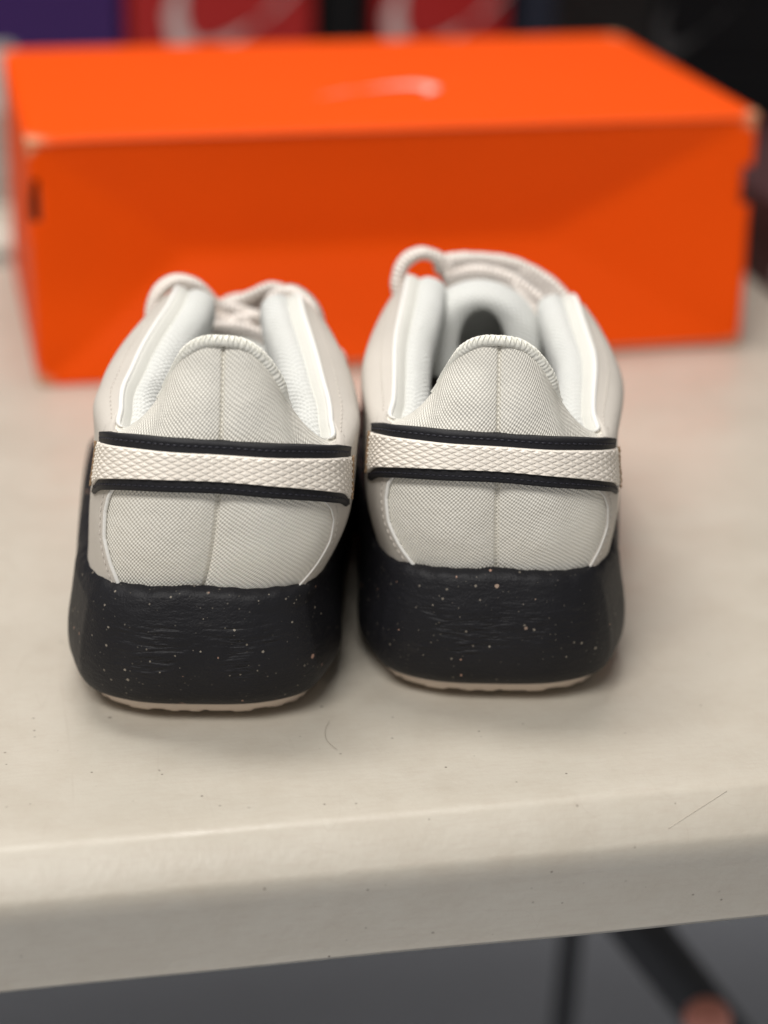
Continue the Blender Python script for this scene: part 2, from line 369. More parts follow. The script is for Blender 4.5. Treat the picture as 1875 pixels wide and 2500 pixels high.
    def dashes(s, name, Sl, Vl, h, r, L, gap, m, parent=None):
        P = s.surf(Sl, Vl) + s.nrm(Sl, Vl) * h; A = np.r_[0, np.cumsum(np.linalg.norm(np.diff(P, axis=0), axis=1))]
        Vs = []; Fs = []; q = 0.; k = 0
        while q + L < A[-1]:
            pts = np.array([[np.interp(q + f * L, A, P[:, c]) for c in range(3)] for f in (0, .2, .5, .8, 1)])
            V, F_, _ = tube(pts, [r * .5, r, r * 1.1, r, r * .5], 5); Fs += [tuple(i + k for i in f) for f in F_]; Vs.append(V); k += len(V); q += L + gap
        o = obj(name, s.warp(np.concatenate(Vs)), Fs, m, parent or s.root); o['kind'] = 'stuff'; return o

    def build(s, tongue_z, msole):
        # --- upper cloth
        Sl = np.r_[np.arange(-285, -60, 5.), np.arange(-60, -50, 1.), np.arange(-50, -4, .5), np.arange(-4, 4.01, .2), np.arange(4.5, 50.01, .5), np.arange(51, 60, 1.), np.arange(60, 286, 5.)]
        Vl = np.linspace(0, 1, 90); Sg, Vg = np.meshgrid(Sl, Vl, indexing='ij')
        P = s.surf(Sg, Vg); N = s.nrm(Sg, Vg); P = P + N * s.puff(Sg, P)[..., None]
        up = s.put('upper_cloth', P, M_heel, np.stack([Sg, P[..., 2]], -1))
        # --- inside: facing, padded collar and inner wall
        Sl = np.concatenate([np.arange(-225, -60, 2.5), np.arange(-60, 60.1, 1.), np.arange(62.5, 226, 2.5)])
        T = s.surf(Sl, np.ones_like(Sl)); Nn = s.nrm(Sl, np.full_like(Sl, .985)); Nn[:, 2] *= .15; Nn /= np.linalg.norm(Nn, axis=1)[:, None]
        a = np.abs(Sl); wt = 1 - sst(28, 46, a); wf = sst(126, 150, a); wm = 1 - wt - wf
        fl = np.array([(0, 0), (.6, .55), (1.6, .7), (3.2, .2)]); 
        tabp = [(0,0),(.5,.6),(1.4,.9),(2.6,.4),(4,-1),(5.6,-3.5),(7,-8),(8,-14),(9,-22),(9,-32),(8,-45),(6,-62),(4,-80)]
        colp = [(0,0),(.4,.5),(1.4,.4),(2.8,-.2),(3.7,-.7),(4.8,.4),(7.4,1.7),(10.6,1.2),(12.8,-1.3),(13,-7),(11,-16),(8.5,-28),(6,-46)]
        thrp = [(0,0),(.3,.4),(.8,.6),(1.4,.4),(1.8,0),(2,-.5),(2.1,-1),(2.2,-1.6),(2.2,-2.4),(2.2,-3.5),(2.2,-5),(2.2,-7),(2.2,-9)]
        prof = wt[:, None, None] * np.array(tabp) + wm[:, None, None] * np.array(colp) + wf[:, None, None] * np.array(thrp)
        fine = np.linspace(0, 12, 49); Pf = np.stack([herm(np.arange(13), prof[i], fine) for i in range(len(Sl))])
        Q = T[:, None, :] - Nn[:, None, :] * Pf[..., 0:1]; Q[..., 2] += Pf[..., 1]
        Q[..., 2] = np.maximum(Q[..., 2], 38)
        arc = np.cumsum(np.linalg.norm(np.diff(Q, axis=1, prepend=Q[:, :1]), axis=-1), axis=1)
        uv = np.stack([np.broadcast_to(Sl[:, None], arc.shape), arc], -1)
        k = 16
        for nm, lo, hi, mm in (('collar_facing', 0, k + 1, M_flange), ('collar_lining', k, 49, M_lin)):
            s.put(nm, Q[:, lo:hi], mm, uv[:, lo:hi])
        # --- insole
        Bf = herm(*FR['b'], np.arange(-285, 286, 5.)); c = np.array([0, 120, 42.])
        ins = np.stack([Bf * np.array([q, 1, 1]) for q in (1., .7, .35, 0.)], 1); ins[..., 2] = 44 - ins[..., 1] * .05
        s.put('insole', ins, M_ins)
        # --- side overlays (beige) below and around the strap
        for sg in (-1, 1):
            zs = np.linspace(40, 90, 44)
            bnd = np.interp(zs, [40, 46, 52, 60, 68, 73, 76.5, 79, 90], [28, 30.5, 33, 35.2, 34.6, 32.4, 29.5, 26, 42] if sg > 0 else [24, 26, 29, 31.8, 32.4, 31.6, 30, 27.5, 42])
            tt = np.r_[0, .01, .03, np.linspace(.06, 1, 90)]
            Sg = bnd[:, None] + (215 - bnd[:, None]) * tt[None, :]
            # heights: lower part to z, and rising to the collar edge
            Vz = np.stack([s.vz(np.full(2, b), np.array([z, z]))[0] for b, z in zip(bnd, zs)])
            w = np.linspace(0, 1, 44); Vend = w
            bl = sst(0, .12, tt)[None, :]
            Vg = Vz[:, None] * (1 - bl) + Vend[:, None] * bl; Vg = np.clip(Vg, 0, .998)
            s.patch('side_overlay', Sg * sg if sg > 0 else (Sg * sg)[:, ::-1], Vg if sg > 0 else Vg[:, ::-1], .9, M_over)
            # white cut edge of the overlay
            m_ = (zs > 41) & (zs < 79)
            Sb = herm(np.arange(m_.sum()), np.stack([bnd[m_], Vz[m_]], 1), np.linspace(0, m_.sum() - 1, 90))
            s.line('overlay_edge', Sb[:, 0] * sg, Sb[:, 1], .75, .24 if sg > 0 else .62, M_white)
            s.dashes('overlay_stitching', (Sb[:, 0] + 2.4) * sg, Sb[:, 1], 1.0, .2, 1.5, .9, M_over)
            Se = np.linspace(44, 134, 120); s.line('collar_edge', Se * sg, np.full(120, .993), .5, .25 + .7 * sst(0, 9, np.arange(120)), M_white)
            s.dashes('collar_stitching', np.linspace(52, 130, 120) * sg, np.full(120, .90), 1.0, .22, 1.6, .9, M_over)
            # side logo: a tapering curved mark, black rim round a pale pink face
            q = np.linspace(0, 1, 50); lc = 98 + 92 * q; lv = .42 + .34 * q ** 1.4 - .20 * np.sin(q * math.pi) ** 1.2 + .08
            wd = .10 * np.sin(np.clip(q * 1.25 + .04, 0, 1) ** .8 * math.pi) ** .8 + .012
            for nm, ex, hh, mm in (('logo_rim', .018, 1.6, M_black), ('logo_face', 0, 2.1, M_pink)):
                e = np.linspace(-1, 1, 7); Sg = np.broadcast_to(lc[:, None], (50, 7)) * sg; Vg = np.clip(lv[:, None] + e[None] * (wd[:, None] + ex), .05, .97)
                s.patch(nm, Sg if sg > 0 else Sg[::-1], Vg if sg > 0 else Vg[::-1], hh, mm)
            # lace eyelets
        # --- heel seam thread, tab binding
        zz = np.linspace(46, 124, 60)
        Sb = np.concatenate([np.linspace(-27, 27, 520)]); P = s.surf(Sb, np.ones_like(Sb)); Nn = s.nrm(Sb, np.full_like(Sb, .985))
        P = P - Nn * .3 + np.array([0, 0, .5]); A = np.r_[0, np.cumsum(np.linalg.norm(np.diff(P, axis=0), axis=1))]
        env = sst(-20, -11, Sb) * (1 - sst(20, 27, Sb))
        r = (.55 + 1.15 * env) * (1 + env * (.05 * np.sin(A * 2 * math.pi / 1.5 + np.sin(A * .9)) + .05 * np.sin(A * 1.9 + 1) * np.sin(A * .63)))
        V, Fs, uv = tube(P, r, 14); b = obj('tab_binding', s.warp(V), Fs, M_bind, s.root, uv)
        ths = []; fs = []; k = 0                                 # slanted whip stitches over the binding
        q = 3.; zig = 1
        while q < A[-1] - 4:
            pts = []; q += .62 + s.rs.random() * .35; zig = -zig
            for f in np.linspace(0, 1, 9):
                i = np.interp(q + (f if zig > 0 else 1 - f) * (1.5 + .4 * zig), A, np.arange(len(A))); i0 = int(i); ang = math.radians(-60 + 250 * f)
                nn = Nn[i0]; rr = r[i0] + .12
                pts.append(P[i0] + nn * rr * math.cos(ang) + np.array([0, 0, 1.]) * rr * math.sin(ang))
            V, F_, _ = tube(np.array(pts), .19, 5); ths.append(V); fs += [tuple(i + k for i in f) for f in F_]; k += len(V)
        o = obj('whip_stitching', s.warp(np.concatenate(ths)), fs, M_bind, b); o['kind'] = 'stuff'

        # --- heel strap: black band, embossed cream strap, end tabs, stitching
        def bands(Sx):
            a = np.abs(Sx); k = (a / 46) ** 2.6
            return 96.8 - 9.2 * k, 81.7 - 16.0 * (np.minimum(a, 42.5 + (a - 42.5) * .3 * (a > 42.5)) / 46) ** 2.6               # top and bottom of the black band
        NZ = 15; Sl = np.linspace(-46.5, 46.5, 201); zt, zb = bands(Sl); f = np.linspace(0, 1, NZ)
        Zg = zb[:, None] + (zt - zb)[:, None] * f[None]
        def band_pts(Sg, Zg, h):
            # the band hangs freely: it follows the cloth at strap height, not the tab and collar cut-outs above it
            Vg = s.vz(np.clip(Sg, -60, 60), np.minimum(Zg, 84)); P = s.surf(Sg, Vg); N = s.nrm(Sg, Vg)
            N[..., 2] *= .3; N /= np.linalg.norm(N, axis=-1)[..., None]
            a = np.abs(Sg); ovr = np.maximum(Zg - P[..., 2], 0)
            P = P.copy(); P[..., 2] = Zg; P[..., 1] += ovr * .22 * (1 - sst(20, 45, a)); P[..., 0] *= 1 - ovr * .002; h = h - 1.1 * sst(32, 46, a) if np.ndim(h) else h - 1.1 * sst(32, 46, a)
            return P + N * np.asarray(h)[..., None]
        def closed(Sg, Zg, H, t):
            A = band_pts(Sg, Zg, H); B = band_pts(Sg, Zg, H * 0 - t); mid = (A[:, :1] + B[:, :1]) / 2, (A[:, -1:] + B[:, -1:]) / 2
            return np.concatenate([A, B[:, ::-1]], 1)
        H = 2.2 + .35 * np.exp(-((f - .02) / .05) ** 2) + .35 * np.exp(-((f - .98) / .05) ** 2)
        Hg = np.broadcast_to(H, Sg.shape if False else Zg.shape)
        P = closed(np.broadcast_to(Sl[:, None], Zg.shape), Zg, Hg, .3)
        band = s.put('heel_band', P, M_black, closed_v=True)
        n1, n2 = 640, 90; S2 = np.linspace(-45, 45, n1); zt, zb = bands(S2); k = (np.abs(S2) / 46) ** 2
        up_, lo_ = zt - 3.6 - .1 * k, zb + 3.7 - .3 * k
        f = np.linspace(0, 1, n2); Zg = lo_[:, None] + (up_ - lo_)[:, None] * f[None]; Sg = np.broadcast_to(S2[:, None], Zg.shape)
        zc = Zg - ((up_ + lo_) / 2)[:, None]
        pu, pz = 3.7, 1.95
        a_ = (Sg / pu + zc / pz); b_ = (Sg / pu - zc / pz)
        da = np.abs(a_ - np.round(a_)); db = np.abs(b_ - np.round(b_)); dmin = np.minimum(da, db)
        pill = sst(.04, .30, dmin) * .42 - .25 * sst(.3, .5, dmin) * 0
        rim = sst(0, .035, f) * sst(0, .035, 1 - f)
        Hg = 2.75 + .35 * rim[None] + pill * rim[None]
        s.put('embossed_strap', closed(Sg, Zg, Hg, -1.8), M_strap, closed_v=True)
        for fz in (.10, .90):
            Sq = np.linspace(-45.5, 45.5, 260); zt, zb = bands(Sq); Zq = zb + (zt - zb) * fz
            Pq = band_pts(Sq[:, None], Zq[:, None], 2.35)[:, 0]; A = np.r_[0, np.cumsum(np.linalg.norm(np.diff(Pq, axis=0), axis=1))]
            Vs = []; Fs = []; k = 0
            for q in np.arange(0, A[-1] - 2, 2.1):
                pts = np.array([[np.interp(q + g * 1.7, A, Pq[:, c]) for c in range(3)] for g in (0, .25, .5, .75, 1)])
                V, F_, _ = tube(pts, [.12, .3, .34, .3, .12], 6); Fs += [tuple(i + k for i in q_) for q_ in F_]; Vs.append(V); k += len(V)
            o = obj('band_stitching', s.warp(np.concatenate(Vs)), Fs, M_thread, band); o['kind'] = 'stuff'
        for sg in (-1, 1):
            Se = np.linspace(43.8, 46.8, 8) * sg; zt, zb = bands(Se); zf = np.linspace(0, 1, 12)
            Zg = (zb + 2.6)[:, None] + (zt - zb - 6)[:, None] * zf[None]; Sg = np.broadcast_to(Se[:, None], Zg.shape)
            P = closed(Sg, Zg, np.full(Zg.shape, 3.1), 0)
            if sg < 0: P = P[::-1]
            P = np.concatenate([P[:1] * 0 + P[:1].mean(axis=1, keepdims=True), P, P[-1:] * 0 + P[-1:].mean(axis=1, keepdims=True)])
            s.put('strap_end', P, M_strap, closed_v=True, label='folded end of the cream strap')
            zq = np.linspace(0, 1, 30); se = 44.6 * sg; zt, zb = bands(np.array([se])); Zq = zb[0] + 2.4 + (zt[0] - zb[0] - 5.4) * zq
            Pq = band_pts(np.full((30, 1), se), Zq[:, None], 3.45)[:, 0] + s.rs.normal(0, .09, (30, 3))
            V, Fs, uv = tube(Pq, .34 + s.rs.random(30) * .16, 6, up=(1, 0, 0)); obj('raw_strap_edge', s.warp(V), Fs, M_raw, s.root, uv)

        # --- tongue
        Yp = np.array([102, 108, 120, 140, 165, 195.]); tz = tongue_z
        Zp = np.array([tz - 3, tz - 1.5, tz - 6, tz - 20, 76, 58]) if tz > 105 else np.array([tz - 4, tz - 2, tz - 3, tz - 8, 76, 58])
        if tz <= 105: Yp = Yp + np.array([18, 17, 14, 8, 2, 0])
        Wd = np.array([20.5, 21, 21, 20, 17, 12.]); Rz = np.array([22, 21.5, 20, 15, 9, 5.])
        qq = np.linspace(0, 5, 40); path = herm(np.arange(6), np.stack([Yp, Zp, Wd, Rz], 1), qq)
        ph = np.radians(np.linspace(-118, 118, 61)); th = 3.9
        outer = []; inner = []
        for (y, z, w, rz) in path:
            def ring(o_):
                sx = o_ * (1.55 if o_ < 0 else 1); return np.stack([-1.2 + (w + sx) * np.sin(ph) * (1 - .12 * (np.abs(ph) > 1.6) * (np.abs(ph) - 1.6)), np.full_like(ph, y) - 9 * (1 - np.cos(ph)) * .4, z - rz + (rz + o_) * np.cos(ph)], -1)
            outer.append(ring(0)); inner.append(ring(-2 * th))
        tl = [inner[i] for i in range(39, -1, -1)]
        o0, i0 = outer[0], inner[0]; mid = (o0 + i0) / 2; half = (o0 - i0) / 2
        for an in np.radians(np.linspace(-80, 80, 13)): tl.append(mid + half * math.sin(an) + np.array([0, -th * 1.1, 0.]) * math.cos(an))
        tl += outer
        TP = np.stack(tl); arc = np.cumsum(np.linalg.norm(np.diff(TP, axis=0, prepend=TP[:1]), axis=-1), axis=0)
        uv = np.stack([arc, np.broadcast_to((ph * 20)[None], arc.shape)], -1)
        s.put('tongue', TP, M_lin, uv, flip=False)
        # --- midsole, outsole, lugs
        Sl = np.r_[np.arange(-285, -60, 4.), np.arange(-60, 60.1, .75), np.arange(64, 286, 4.)]
        R = np.stack([herm(*full(ST, r), Sl) for r in SOLE], 1)      # n,10,3
        fi = np.linspace(0, 9, 82); R = np.stack([herm(np.arange(10), R[i], fi) for i in range(len(Sl))])
        # hand-made unevenness: a wavy top lip, a soft crease where the heel face turns into the sides
        z = R[..., 2]; a = np.abs(Sl)[:, None]; face = np.exp(-((a - 33.5) / 1.6) ** 2) * sst(10, 18, z) * (1 - sst(38, 45, z))
        back = np.stack([np.sign(R[..., 0]) * .75, np.full(z.shape, -.66), z * 0], -1); R = R + back * (face * .35)[..., None]
        ph1 = s.rs.random(4) * 6; wav = .3 * np.sin(Sl / 5 + ph1[0]) + .15 * np.sin(Sl / 2.3 + ph1[1]) + .2 * np.sin(Sl / 1.1 + ph1[2])
        R[..., 2] += wav[:, None] * np.exp(-((fi - 6.8) / 1.3) ** 2)[None]
        s.put('midsole', R, msole, np.stack([np.broadcast_to(Sl[:, None], z.shape), z], -1), flip=True)
        r0 = R[:, 0]; cen = r0 * np.array([0, 1, 0])
        def inset(d): 
            q = r0.copy(); q[:, 0] *= 1 - d / 42; q[:, 1] = 120 + (q[:, 1] - 120) * (1 - d / 122); return q
        yb = lambda y: .2 + 2.3 * (1 - sst(6, 30, y)) + 10 * sst(185, 250, y) ** 1.4
        O = []
        o1 = inset(-1.0); o1[:, 2] += .5; O.append(o1)
        o2 = inset(-.6); o2[:, 2] = np.minimum(r0[:, 2] - .3, yb(o2[:, 1]) + 2.2); O.append(o2)
        step = .32 * (np.sin(Sl * .8 + 2 * np.sin(Sl * .17)) > .2) + .3 * (np.sin(Sl * .37 + np.sin(Sl * .11)) > .5)
        o3 = inset(.6); o3[:, 2] = yb(o3[:, 1]) + step; O.append(o3)
        o4 = inset(4); o4[:, 2] = yb(o4[:, 1]) + step * .6; O.append(o4)
        for q in (.6, .3, 0.): o5 = o4.copy(); o5[:, 0] *= q; O.append(o5)
        s.put('outsole', np.stack(O, 1), M_out, flip=False)
    def lace(s, pts, r=3.4, flat=.75, n=46, up=(0, 0, 1)):
        P = curve(pts, n); ii = np.arange(n); r = r * (1 + .02 * np.sin(ii * 1.3 + pts[0][1]) + .04 * np.sin(ii * .47 + pts[1][0])); V, Fs, uv = tube(P, r, 12, flat, up=up); return obj('lace', s.warp(V), Fs, M_lace, s.root, uv)
    def eyelet(s, x, y, z):
        P = [(x + 3 * math.cos(a), y + 1.5 * math.sin(a), z + 3 * math.sin(a)) for a in np.linspace(0, 2 * math.pi, 20)]
        V, Fs, uv = tube(np.array(P), .7, 6, closed_ends=False); obj('eyelet', s.warp(V), Fs, M_black, s.root, uv)

def make_shoe(loc, rz, lean, slant, seed, tz, label, **kw):
    root = thing('running_shoe', label, 'shoe', loc, rz, 'pair of running shoes seen from behind')
    sh = Shoe(root, lean, slant, seed, **kw); sh.build(tz, midsole_mat((seed * .037, seed * .011, seed * .023))); return sh
L = make_shoe((-.0573, .5815, 0), math.radians(.6), 9.8, .05, 3, 91, 'cream running shoe on the left, its tongue hidden behind the heel tab')
Rr = make_shoe((.0362, .5985, 0), math.radians(0), -2.2, .052, 5, 115, 'cream running shoe on the right, padded tongue arching above the heel tab', splay=6.5, zk=.948)

# laces of the left shoe (left/right points in local millimetres)
L.lace([(-29,121,88),(-30,121,97),(-28,122,103.5),(-23,125,106.8),(-16,128,105),(-10,132,98),(-4,138,91),(4,146,85),(12,152,81),(18,158,73)], 3.5)
L.lace([(27,119,88),(27,120,97),(24,122,102.5),(18,126,104.5),(12.5,129,101),(10,131,94),(9,134,87),(4,140,84),(-6,148,80),(-20,158,72)], 3.5)
L.lace([(-6,140,93),(3,141,98),(12,142,101.5),(18,140,100),(24,138,94)], 2.9)
L.lace([(-3,146,92),(5,147,96),(13,148,97),(20,147,92)], 2.9)
L.lace([(-16,134,88),(-8,133,92),(-2,132,91),(4,132,93),(9,136,91)], 3.4)
L.lace([(-18,132,92),(-10,134,96),(-2,136,94),(6,137,92),(14,134,90)], 3.6)
L.lace([(-16,126,88),(-8,124,91),(0,125,91),(9,126,88),(15,125,84)], 3.6)
L.lace([(-14,128,86),(-9,127,91),(-4,128,90),(0,130,93),(5,128,88)], 3.0)
# laces of the right shoe
Rr.lace([(-30,120,100),(-31,120,108),(-28.5,122,114.5),(-23,124,117.5),(-17,126,115.5),(-12.5,128,110),(-11.5,128,103),(-10,130,96)])
Rr.lace([(-18,128,112),(-8,130,113.5),(2,133,113),(14,134,110.5),(24,132,105),(33,128,96)], 3.9, .95)
Rr.lace([(-16,131,108),(-4,133,111.5),(9,134,110.5),(20,132,105),(31,128,96)], 4.2, .95)
Rr.lace([(-14,127,107),(-4,127,110),(6,127,109),(16,125,104),(25,122,96)], 3.9, .95)
Rr.lace([(10,124,108),(14,121,103),(18,118,99),(22,118,96)], 3.0)
Rr.lace([(12,126,106),(18,124,102),(23,122,97),(27,121,92)], 3.2)
for sh in (L, Rr):
    for y, z in ((150, 84), (165, 76), (180, 67)):
        sh.lace([(-19, y, z - 6), (-12, y + 1, z + 3), (0, y + 4, z + 6), (12, y + 8, z), (18, y + 12, z - 9)], 3.2)
        sh.lace([(19, y, z - 6), (12, y + 1, z + 3), (0, y + 4, z + 9), (-12, y + 8, z), (-18, y + 12, z - 9)], 3.2)
    for sg in (-1, 1): sh.eyelet(23 * sg, 121, 97)
    for nm, r_, mm, off in (('lace_loop', 1.25, M_pink, 0), ('loop_rim', .8, M_black, -2.2)):
        V, Fs, uv = tube(curve([(32, 112 + off, 80), (36, 113 + off, 82), (37.2, 115 + off, 84.5), (36, 117 + off, 87), (30, 118 + off, 89)], 24), r_, 8); obj(nm, sh.warp(V), Fs, mm, sh.root, uv)


# ------------------------------------------------------------------ tables
YAW = math.radians(11.35)
def make_table(label, off, zt, x0, x1, depth, bev, skirt, name='folding_table', mesh_bumps=True):
    rt = thing(name, label, 'table', (0, 0, 0), YAW)
    # profile along the near edge, (depth coordinate, z): flat top, rounded lip, slanting bevel, rounded, skirt
    def arc(c, r, a0, a1, n=7): return [(c[0] + r * math.cos(math.radians(a)), c[1] + r * math.sin(math.radians(a))) for a in np.linspace(a0, a1, n)]
    b = bev * .87; pr = [(depth, 0), (depth * .5, 0), (depth * .25, 0), (.03, 0), (.012, 0)]
    pr += [(.003, -.0001), (.0012, -.0005), (-.0004, -.0014)]
    pr += [(-b * .9, -b * 1.0 + .0004), (-b * .98, -b * 1.1 - .0006), (-b * 1.0, -b * 1.25 - .002)]
    pr += [(-b * .90, -b - skirt * .25), (-b * .66, -b - skirt * .6), (-b * .46, -b - skirt * .90), (-b * .43, -b - skirt * .97), (-b * .42, -b - skirt), (-b * .41, -b - skirt + .0006), (-b * .4, -b - skirt + .006), (-b * .4 + .004, -.012), (depth, -.012)]
    xs = np.linspace(x0, x1, 140); P = np.zeros((140, len(pr), 3))
    for j, (y, z) in enumerate(pr): P[:, j] = np.stack([xs, np.full(140, off + y), np.full(140, zt + z)], 1)
    low = [j for j, (y, z) in enumerate(pr) if z < -b - skirt * .89]
    wob = .00025 * np.sin(xs * 23) + .00015 * np.sin(xs * 61 + 1)
    for j in low: P[:, j, 2] += wob
    V, Fs = grid(P, flip=True); obj('tabletop', V, Fs, M_table, rt); return rt
tb = make_table('scuffed beige plastic folding table under the shoes, slanting front edge', .5195, 0, -.75, .75, .597, .0125, .0338)
# its frame and legs under the top
def bar(a, b, r, name, m, parent, n=12):
    V, Fs, uv = tube(np.linspace(a, b, 6), r, n); return obj(name, V, Fs, m, parent)
Rz = Matrix.Rotation(-YAW, 4, 'Z')
def loc(p): return np.array(Rz @ Vector(p))
# second table behind
t2 = make_table('pale folding table standing close behind the first one', .5195 + .625, .012, -.9, .9, .62, .010, .022)
# folding table scratches and a hair
def onplane(px, py, z=0.):
    p = at(px, py, 1.); c = Vector((0, 0, CH)); d = p - c; return c + d * ((z - CH) / d.z)
pts = curve([tuple(onplane(*q)) for q in ((712, 1560), (703, 1578), (706, 1602), (722, 1618), (728, 1622))], 30); pts[:, 2] = .0006
V, Fs, uv = tube(pts, .00005, 5); o = obj('hair', V, Fs, M_hair); o['label'] = 'thin dark curled hair lying on the table in front of the two heels'; o['category'] = 'hair'
# long scratch across the slanting lip
a = loc(tuple(onplane(1560, 1684, 0))); b_ = loc(tuple(onplane(1423, 1754, -.008)))
def lipz(y): return np.interp(y, [.5195 - .0098, .5195 - .0004], [-.0105, -.0014])
sp_ = np.linspace(0, 1, 24)[:, None] * (b_ - a) + a; sp_[:, 1] = np.linspace(.5190, .5195 - .0075, 24); sp_[:, 2] = lipz(sp_[:, 1]) + .0001
V, Fs, uv = tube(sp_, .00009, 6); obj('scratch', V, Fs, M_table, tb)

# legs of the near table (steel tubes) and things below
tz = -.04
p1 = at(1237, 1990, 1.02); p2 = at(1212, 2260, 1.02)
d = (p2 - p1); p1 = p1 - d * 1.2; p2 = p2 + d * ((-.735 - p2.z) / d.z)
bar(loc(p1), loc(p2), .0062, 'leg', M_metal, tb)
lp = thing('folding_chair', 'black metal leg frame with a coral foot under the table', 'chair', (0, 0, 0))
a0 = at(1330, 1940, .86); a1 = at(1560, 2230, .86); dd = a1 - a0
bar(a0 - dd * .5, a1 + dd * .12, .0135, 'leg', M_metal, lp)
bm = bmesh.new(); bmesh.ops.create_uvsphere(bm, u_segments=20, v_segments=12, radius=.011); bmesh.ops.scale(bm, vec=(1, 1, .9), verts=bm.verts)
bmesh.ops.translate(bm, verts=bm.verts, vec=at(1528, 2203, .80)); bobj('foot_cap', bm, M_coral, lp, True)

# ------------------------------------------------------------------ logo shape (tapering curved mark), flat, unit length 1
def swoosh(n=40, k=1.):
    t = np.linspace(0, 1, n)
    lo = np.stack([t, .10 + .0 * t], 1)
    bott = np.array([(0, .02), (.04, -.10), (.13, -.165), (.25, -.16), (.5, -.07), (.75, .045), (1, .165)])
    top = np.array([(1, .165), (.75, .03), (.5, -.045), (.32, -.08), (.2, -.075), (.13, -.02), (.12, .07), (.16, .17), (.10, .13), (.03, .06), (0, .02)])
    A = curve(np.c_[bott, bott[:, 0] * 0], n)[:, :2]; B = curve(np.c_[top, top[:, 0] * 0], n)[:, :2]
    return np.r_[A, B[1:-1]]
def logo(name, origin, ux, uy, size, m, parent, th=.0003, yk=1.):
    """raised print: origin = centre, ux/uy in-plane unit vectors"""
    o_ = np.array(origin); ux = np.array(ux); uy = np.array(uy); nz = np.cross(ux, uy); sw = swoosh(); sw = (sw - np.array([.5, 0])) * size; sw[:, 1] *= yk
    lo = [o_ + ux * p[0] + uy * p[1] for p in sw]; hi = [p + nz * th for p in lo]; n = len(lo)
    return obj(name, lo + hi, [tuple(range(n, 2 * n))] + [(i, (i + 1) % n, n + (i + 1) % n, n + i) for i in range(n)], m, parent, smooth=False)

# ------------------------------------------------------------------ orange shoebox
BX, BY, BW, BH, BD, BYAW = -.1567, .9003, .3358, .1138, .2073, .2239
ob = thing('shoebox', 'bright orange shoebox with a white mark on its lid, behind the shoes', 'box', (BX, BY, 0), BYAW)
def panel(name, f, nu, nv, m, hole=None, th=.0016, parent=ob, label=None):
    us = np.linspace(0, 1, nu); vs = np.linspace(0, 1, nv); P = np.array([[f(u, v) for v in vs] for u in us], float); V, Fs = grid(P)
    uv = np.array([[(u, v) for v in vs] for u in us]).reshape(-1, 2)
    if hole: Fs = [q for q in Fs if not hole(*uv[list(q)].mean(0))]
    o = obj(name, V, Fs, m, parent, uv, label=label); md = o.modifiers.new('thick', 'SOLIDIFY'); md.thickness = th; md.offset = 1 if False else -1
    return o
def dent(u, v):          # the front panel is pushed in a little: four soft facets meeting in the middle like an envelope
    a = [u / .20, (1 - u) / .27, v / .46, (1 - v) / .50]; e = .035
    m_ = -e * math.log(sum(math.exp(-q / e) for q in a + [1.])); return max(m_, 0)
front = lambda u, v: (u * BW, .0205 * dent(u, v) - .0045 * math.exp(-((u - .10) / .10) ** 2 - ((v - .16) / .17) ** 2) + .0006 * math.sin(v * 9) * math.sin(u * 4), v * (BH - .0025) + .0003)
panel('front_panel', front, 150, 60, M_orange, hole=lambda u, v: (u < .015 and .67 < v < .84) or (u > .987 and .62 < v < .80))
def lid(u, v):           # v 0 front .. 1 back, with the front edge folded over a small radius and a slightly bowed top
    z = BH + .0016 * math.sin(math.pi * u) * math.sin(math.pi * v) - .0010 * (1 - min(u / .12, 1)) ** 2 * (1 - v)
    y = -.0012 + v * (BD + .002)
    r = .0014; q = max(0., (r - (y + .0012)) / r)
    return (-.001 + u * (BW + .002), y, z - r * q * q)
panel('lid', lid, 90, 60, M_orange, th=.002)
def lidf(u, v): return (-.001 + u * (BW + .002), -.0012, BH - .0014 - .0010 * (1 - min(u / .12, 1)) ** 2 - (1 - v) * .0010)
panel('lid_front_edge', lidf, 60, 4, M_edge, th=.0012)
for nm, x in (('left_end', 0), ('right_end', 1)):
    fx = (lambda u, v, x=x: ((BW if x else 0) + (.0005 if x else -.0005), .002 + u * (BD - .004) if x else BD - .002 - u * (BD - .004), v * (BH - .003) + .0003))
    panel('end_panel', fx, 40, 30, M_orange, hole=lambda u, v, x=x: ((u < .11) if x else (u > .89)) and .60 < v < .80)
panel('back_panel', lambda u, v: ((1 - u) * BW, BD, v * (BH - .003) + .0003), 20, 10, M_orange)
panel('base_panel', lambda u, v: (u * BW, (1 - v) * BD, .0012), 10, 10, M_kraft)
bm = bmesh.new(); rbox(bm, (.009, .020, BH * .5), (.012, .030, BH * .9), .001); bobj('hole_backing', bm, M_hole_shade, ob)  # near-black block: shade inside the left hole, put into its colour
bm = bmesh.new(); rbox(bm, (BW - .0085, .018, BH * .5), (.012, .026, BH * .9), .001); bobj('hole_backing', bm, M_kraft, ob)  # kraft flap behind the right hole
Rb = Matrix.Rotation(-BYAW, 4, 'Z')
lc = onplane(812, 196, BH + .0016); lcl = Rb @ (lc - Vector((BX, BY, 0)))
# the mark lies flat on the lid, its blunt end to the right
logo('lid_logo', (lcl.x, lcl.y, BH + .0009 + .0012), (-1, 0, 0), (0, -1, 0), .062, M_print, ob, .0002, 1.15)

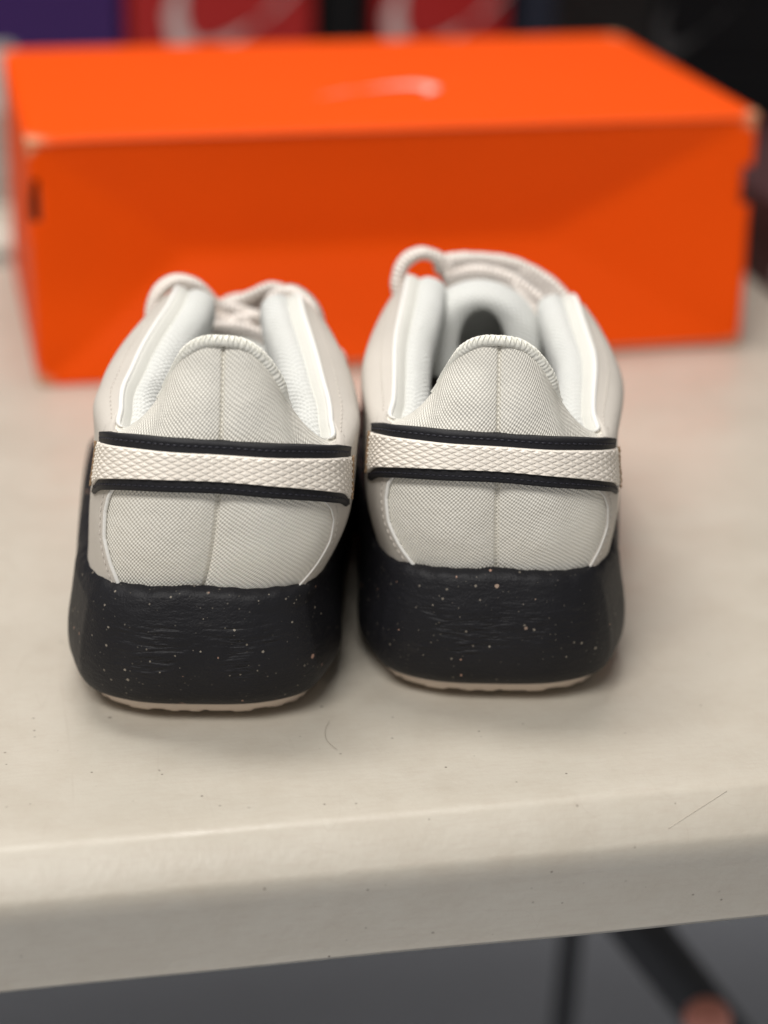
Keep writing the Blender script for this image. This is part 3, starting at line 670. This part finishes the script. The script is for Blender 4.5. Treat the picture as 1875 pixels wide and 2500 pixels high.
# ------------------------------------------------------------------ stacked boxes behind (on the second table), far out of focus
T2 = .012; NV = Vector((-math.sin(YAW), math.cos(YAW), 0)); XV = Vector((math.cos(YAW), math.sin(YAW), 0))
def atp(px, py, c):      # where the line of sight meets the upright plane c metres deep along the tables
    p = at(px, py, 1.) - Vector((0, 0, CH)); return Vector((0, 0, CH)) + p * (c / p.dot(NV))
def backbox(label, px0, px1, pyt, pyb, c, dep, m, z0=None, lidh=.03, group='shoeboxes behind the orange box'):
    mid = (px0 + px1) / 2; a = atp(px0, pyb, c); b = atp(px1, pyt, c); zb = atp(mid, pyb, c).z if z0 is None else z0
    w, h = (b - a).dot(XV), atp(mid, pyt, c).z - zb; p = (a + b) / 2
    rt = thing('shoebox', label, 'box', (p.x, p.y, zb), YAW, group)
    bm = bmesh.new(); rbox(bm, (0, dep / 2, (h - lidh) / 2), (w - .006, dep, h - lidh), .002); bobj('box_body', bm, m, rt)
    bm = bmesh.new(); rbox(bm, (0, dep / 2, h - lidh / 2 - .0005), (w - .002, dep + .004, lidh), .002); bobj('lid', bm, m, rt)
    return rt, w, h
def row(label, low_label, px0, px1, m, mlow, c=1.60, ysplit=135, split=True):
    mid = (px0 + px1) / 2; zs = atp(mid, ysplit, c).z
    rt, w, h = backbox(label, px0, px1, -150, ysplit, c, .22, m, zs)
    backbox(low_label, px0, px1, ysplit + 1, 300, c, .22, mlow, T2)
    return rt, w, h
backbox('pale grey shoebox lowest in the stack left of the orange box', -260, 60, 352, 0, 1.20, .2, M_grey, T2)
za = atp(-100, 350, 1.2).z
backbox('pale grey shoebox topmost in the stack left of the orange box', -255, 56, 235, 0, 1.205, .2, M_grey, za)
row('purple shoebox at the upper left', 'pale shoebox below the purple one', -200, 264, M_purple, M_grey)
rt, w, h = row('red shoebox with a white logo, next to the purple one', 'red shoebox low in its stack below the white logo', 272, 684, M_red, M_red)
def logo_at(px, py, c, size, m, rt, yk): 
    p = atp(px, py, c) - rt.location; logo('box_logo', (p.dot(XV), -.0026, p.z), (1, 0, 0), (0, 0, 1), size, m, rt, .0005, yk)
logo_at(515, 40, 1.60, .11, M_printw, rt, 1.9)
row('black shoebox standing between the two red ones', 'black shoebox low in the stack between the red ones', 690, 800, M_blk, M_blk)
rt, w, h = row('red shoebox with a grey logo, right of the narrow black box', 'red shoebox low in its stack below the grey logo', 806, 1108, M_red, M_red)
logo_at(975, 45, 1.60, .105, M_printw, rt, 1.9)
row('dark navy shoebox right of the red ones', 'navy shoebox low in its stack', 1114, 1386, M_navy, M_navy)
rt, w, h = row('black shoebox with a faint grey logo at the upper right', 'black shoebox low in its stack at the upper right', 1394, 1800, M_blk, M_blk, 1.22)
logo_at(1500, 60, 1.22, .05, M_printg, rt, 2.)
g = onplane(1650, 650, 0.); g2 = loc(tuple(g)); cc = g.dot(NV)
rt, w, h = backbox('dark red shoebox standing on the near table at the right edge', 1666, 2050, 440, 650, cc, .2, M_dred, .0005, .02)
logo('box_logo', (-w * .36, -.0026, h * .30), (1, 0, 0), (0, 0, 1), w * .3, M_printw, rt, .0005, 1.4)

# ------------------------------------------------------------------ floor and wall
def struct(o): o['kind'] = 'structure'; return o
bm = bmesh.new(); rbox(bm, (0, 2, -.76), (9, 9, .04)); struct(bobj('floor', bm, M_floor))
bm = bmesh.new(); rbox(bm, (0, 3.4, .8), (9, .1, 3.2)); struct(bobj('wall', bm, M_wall))
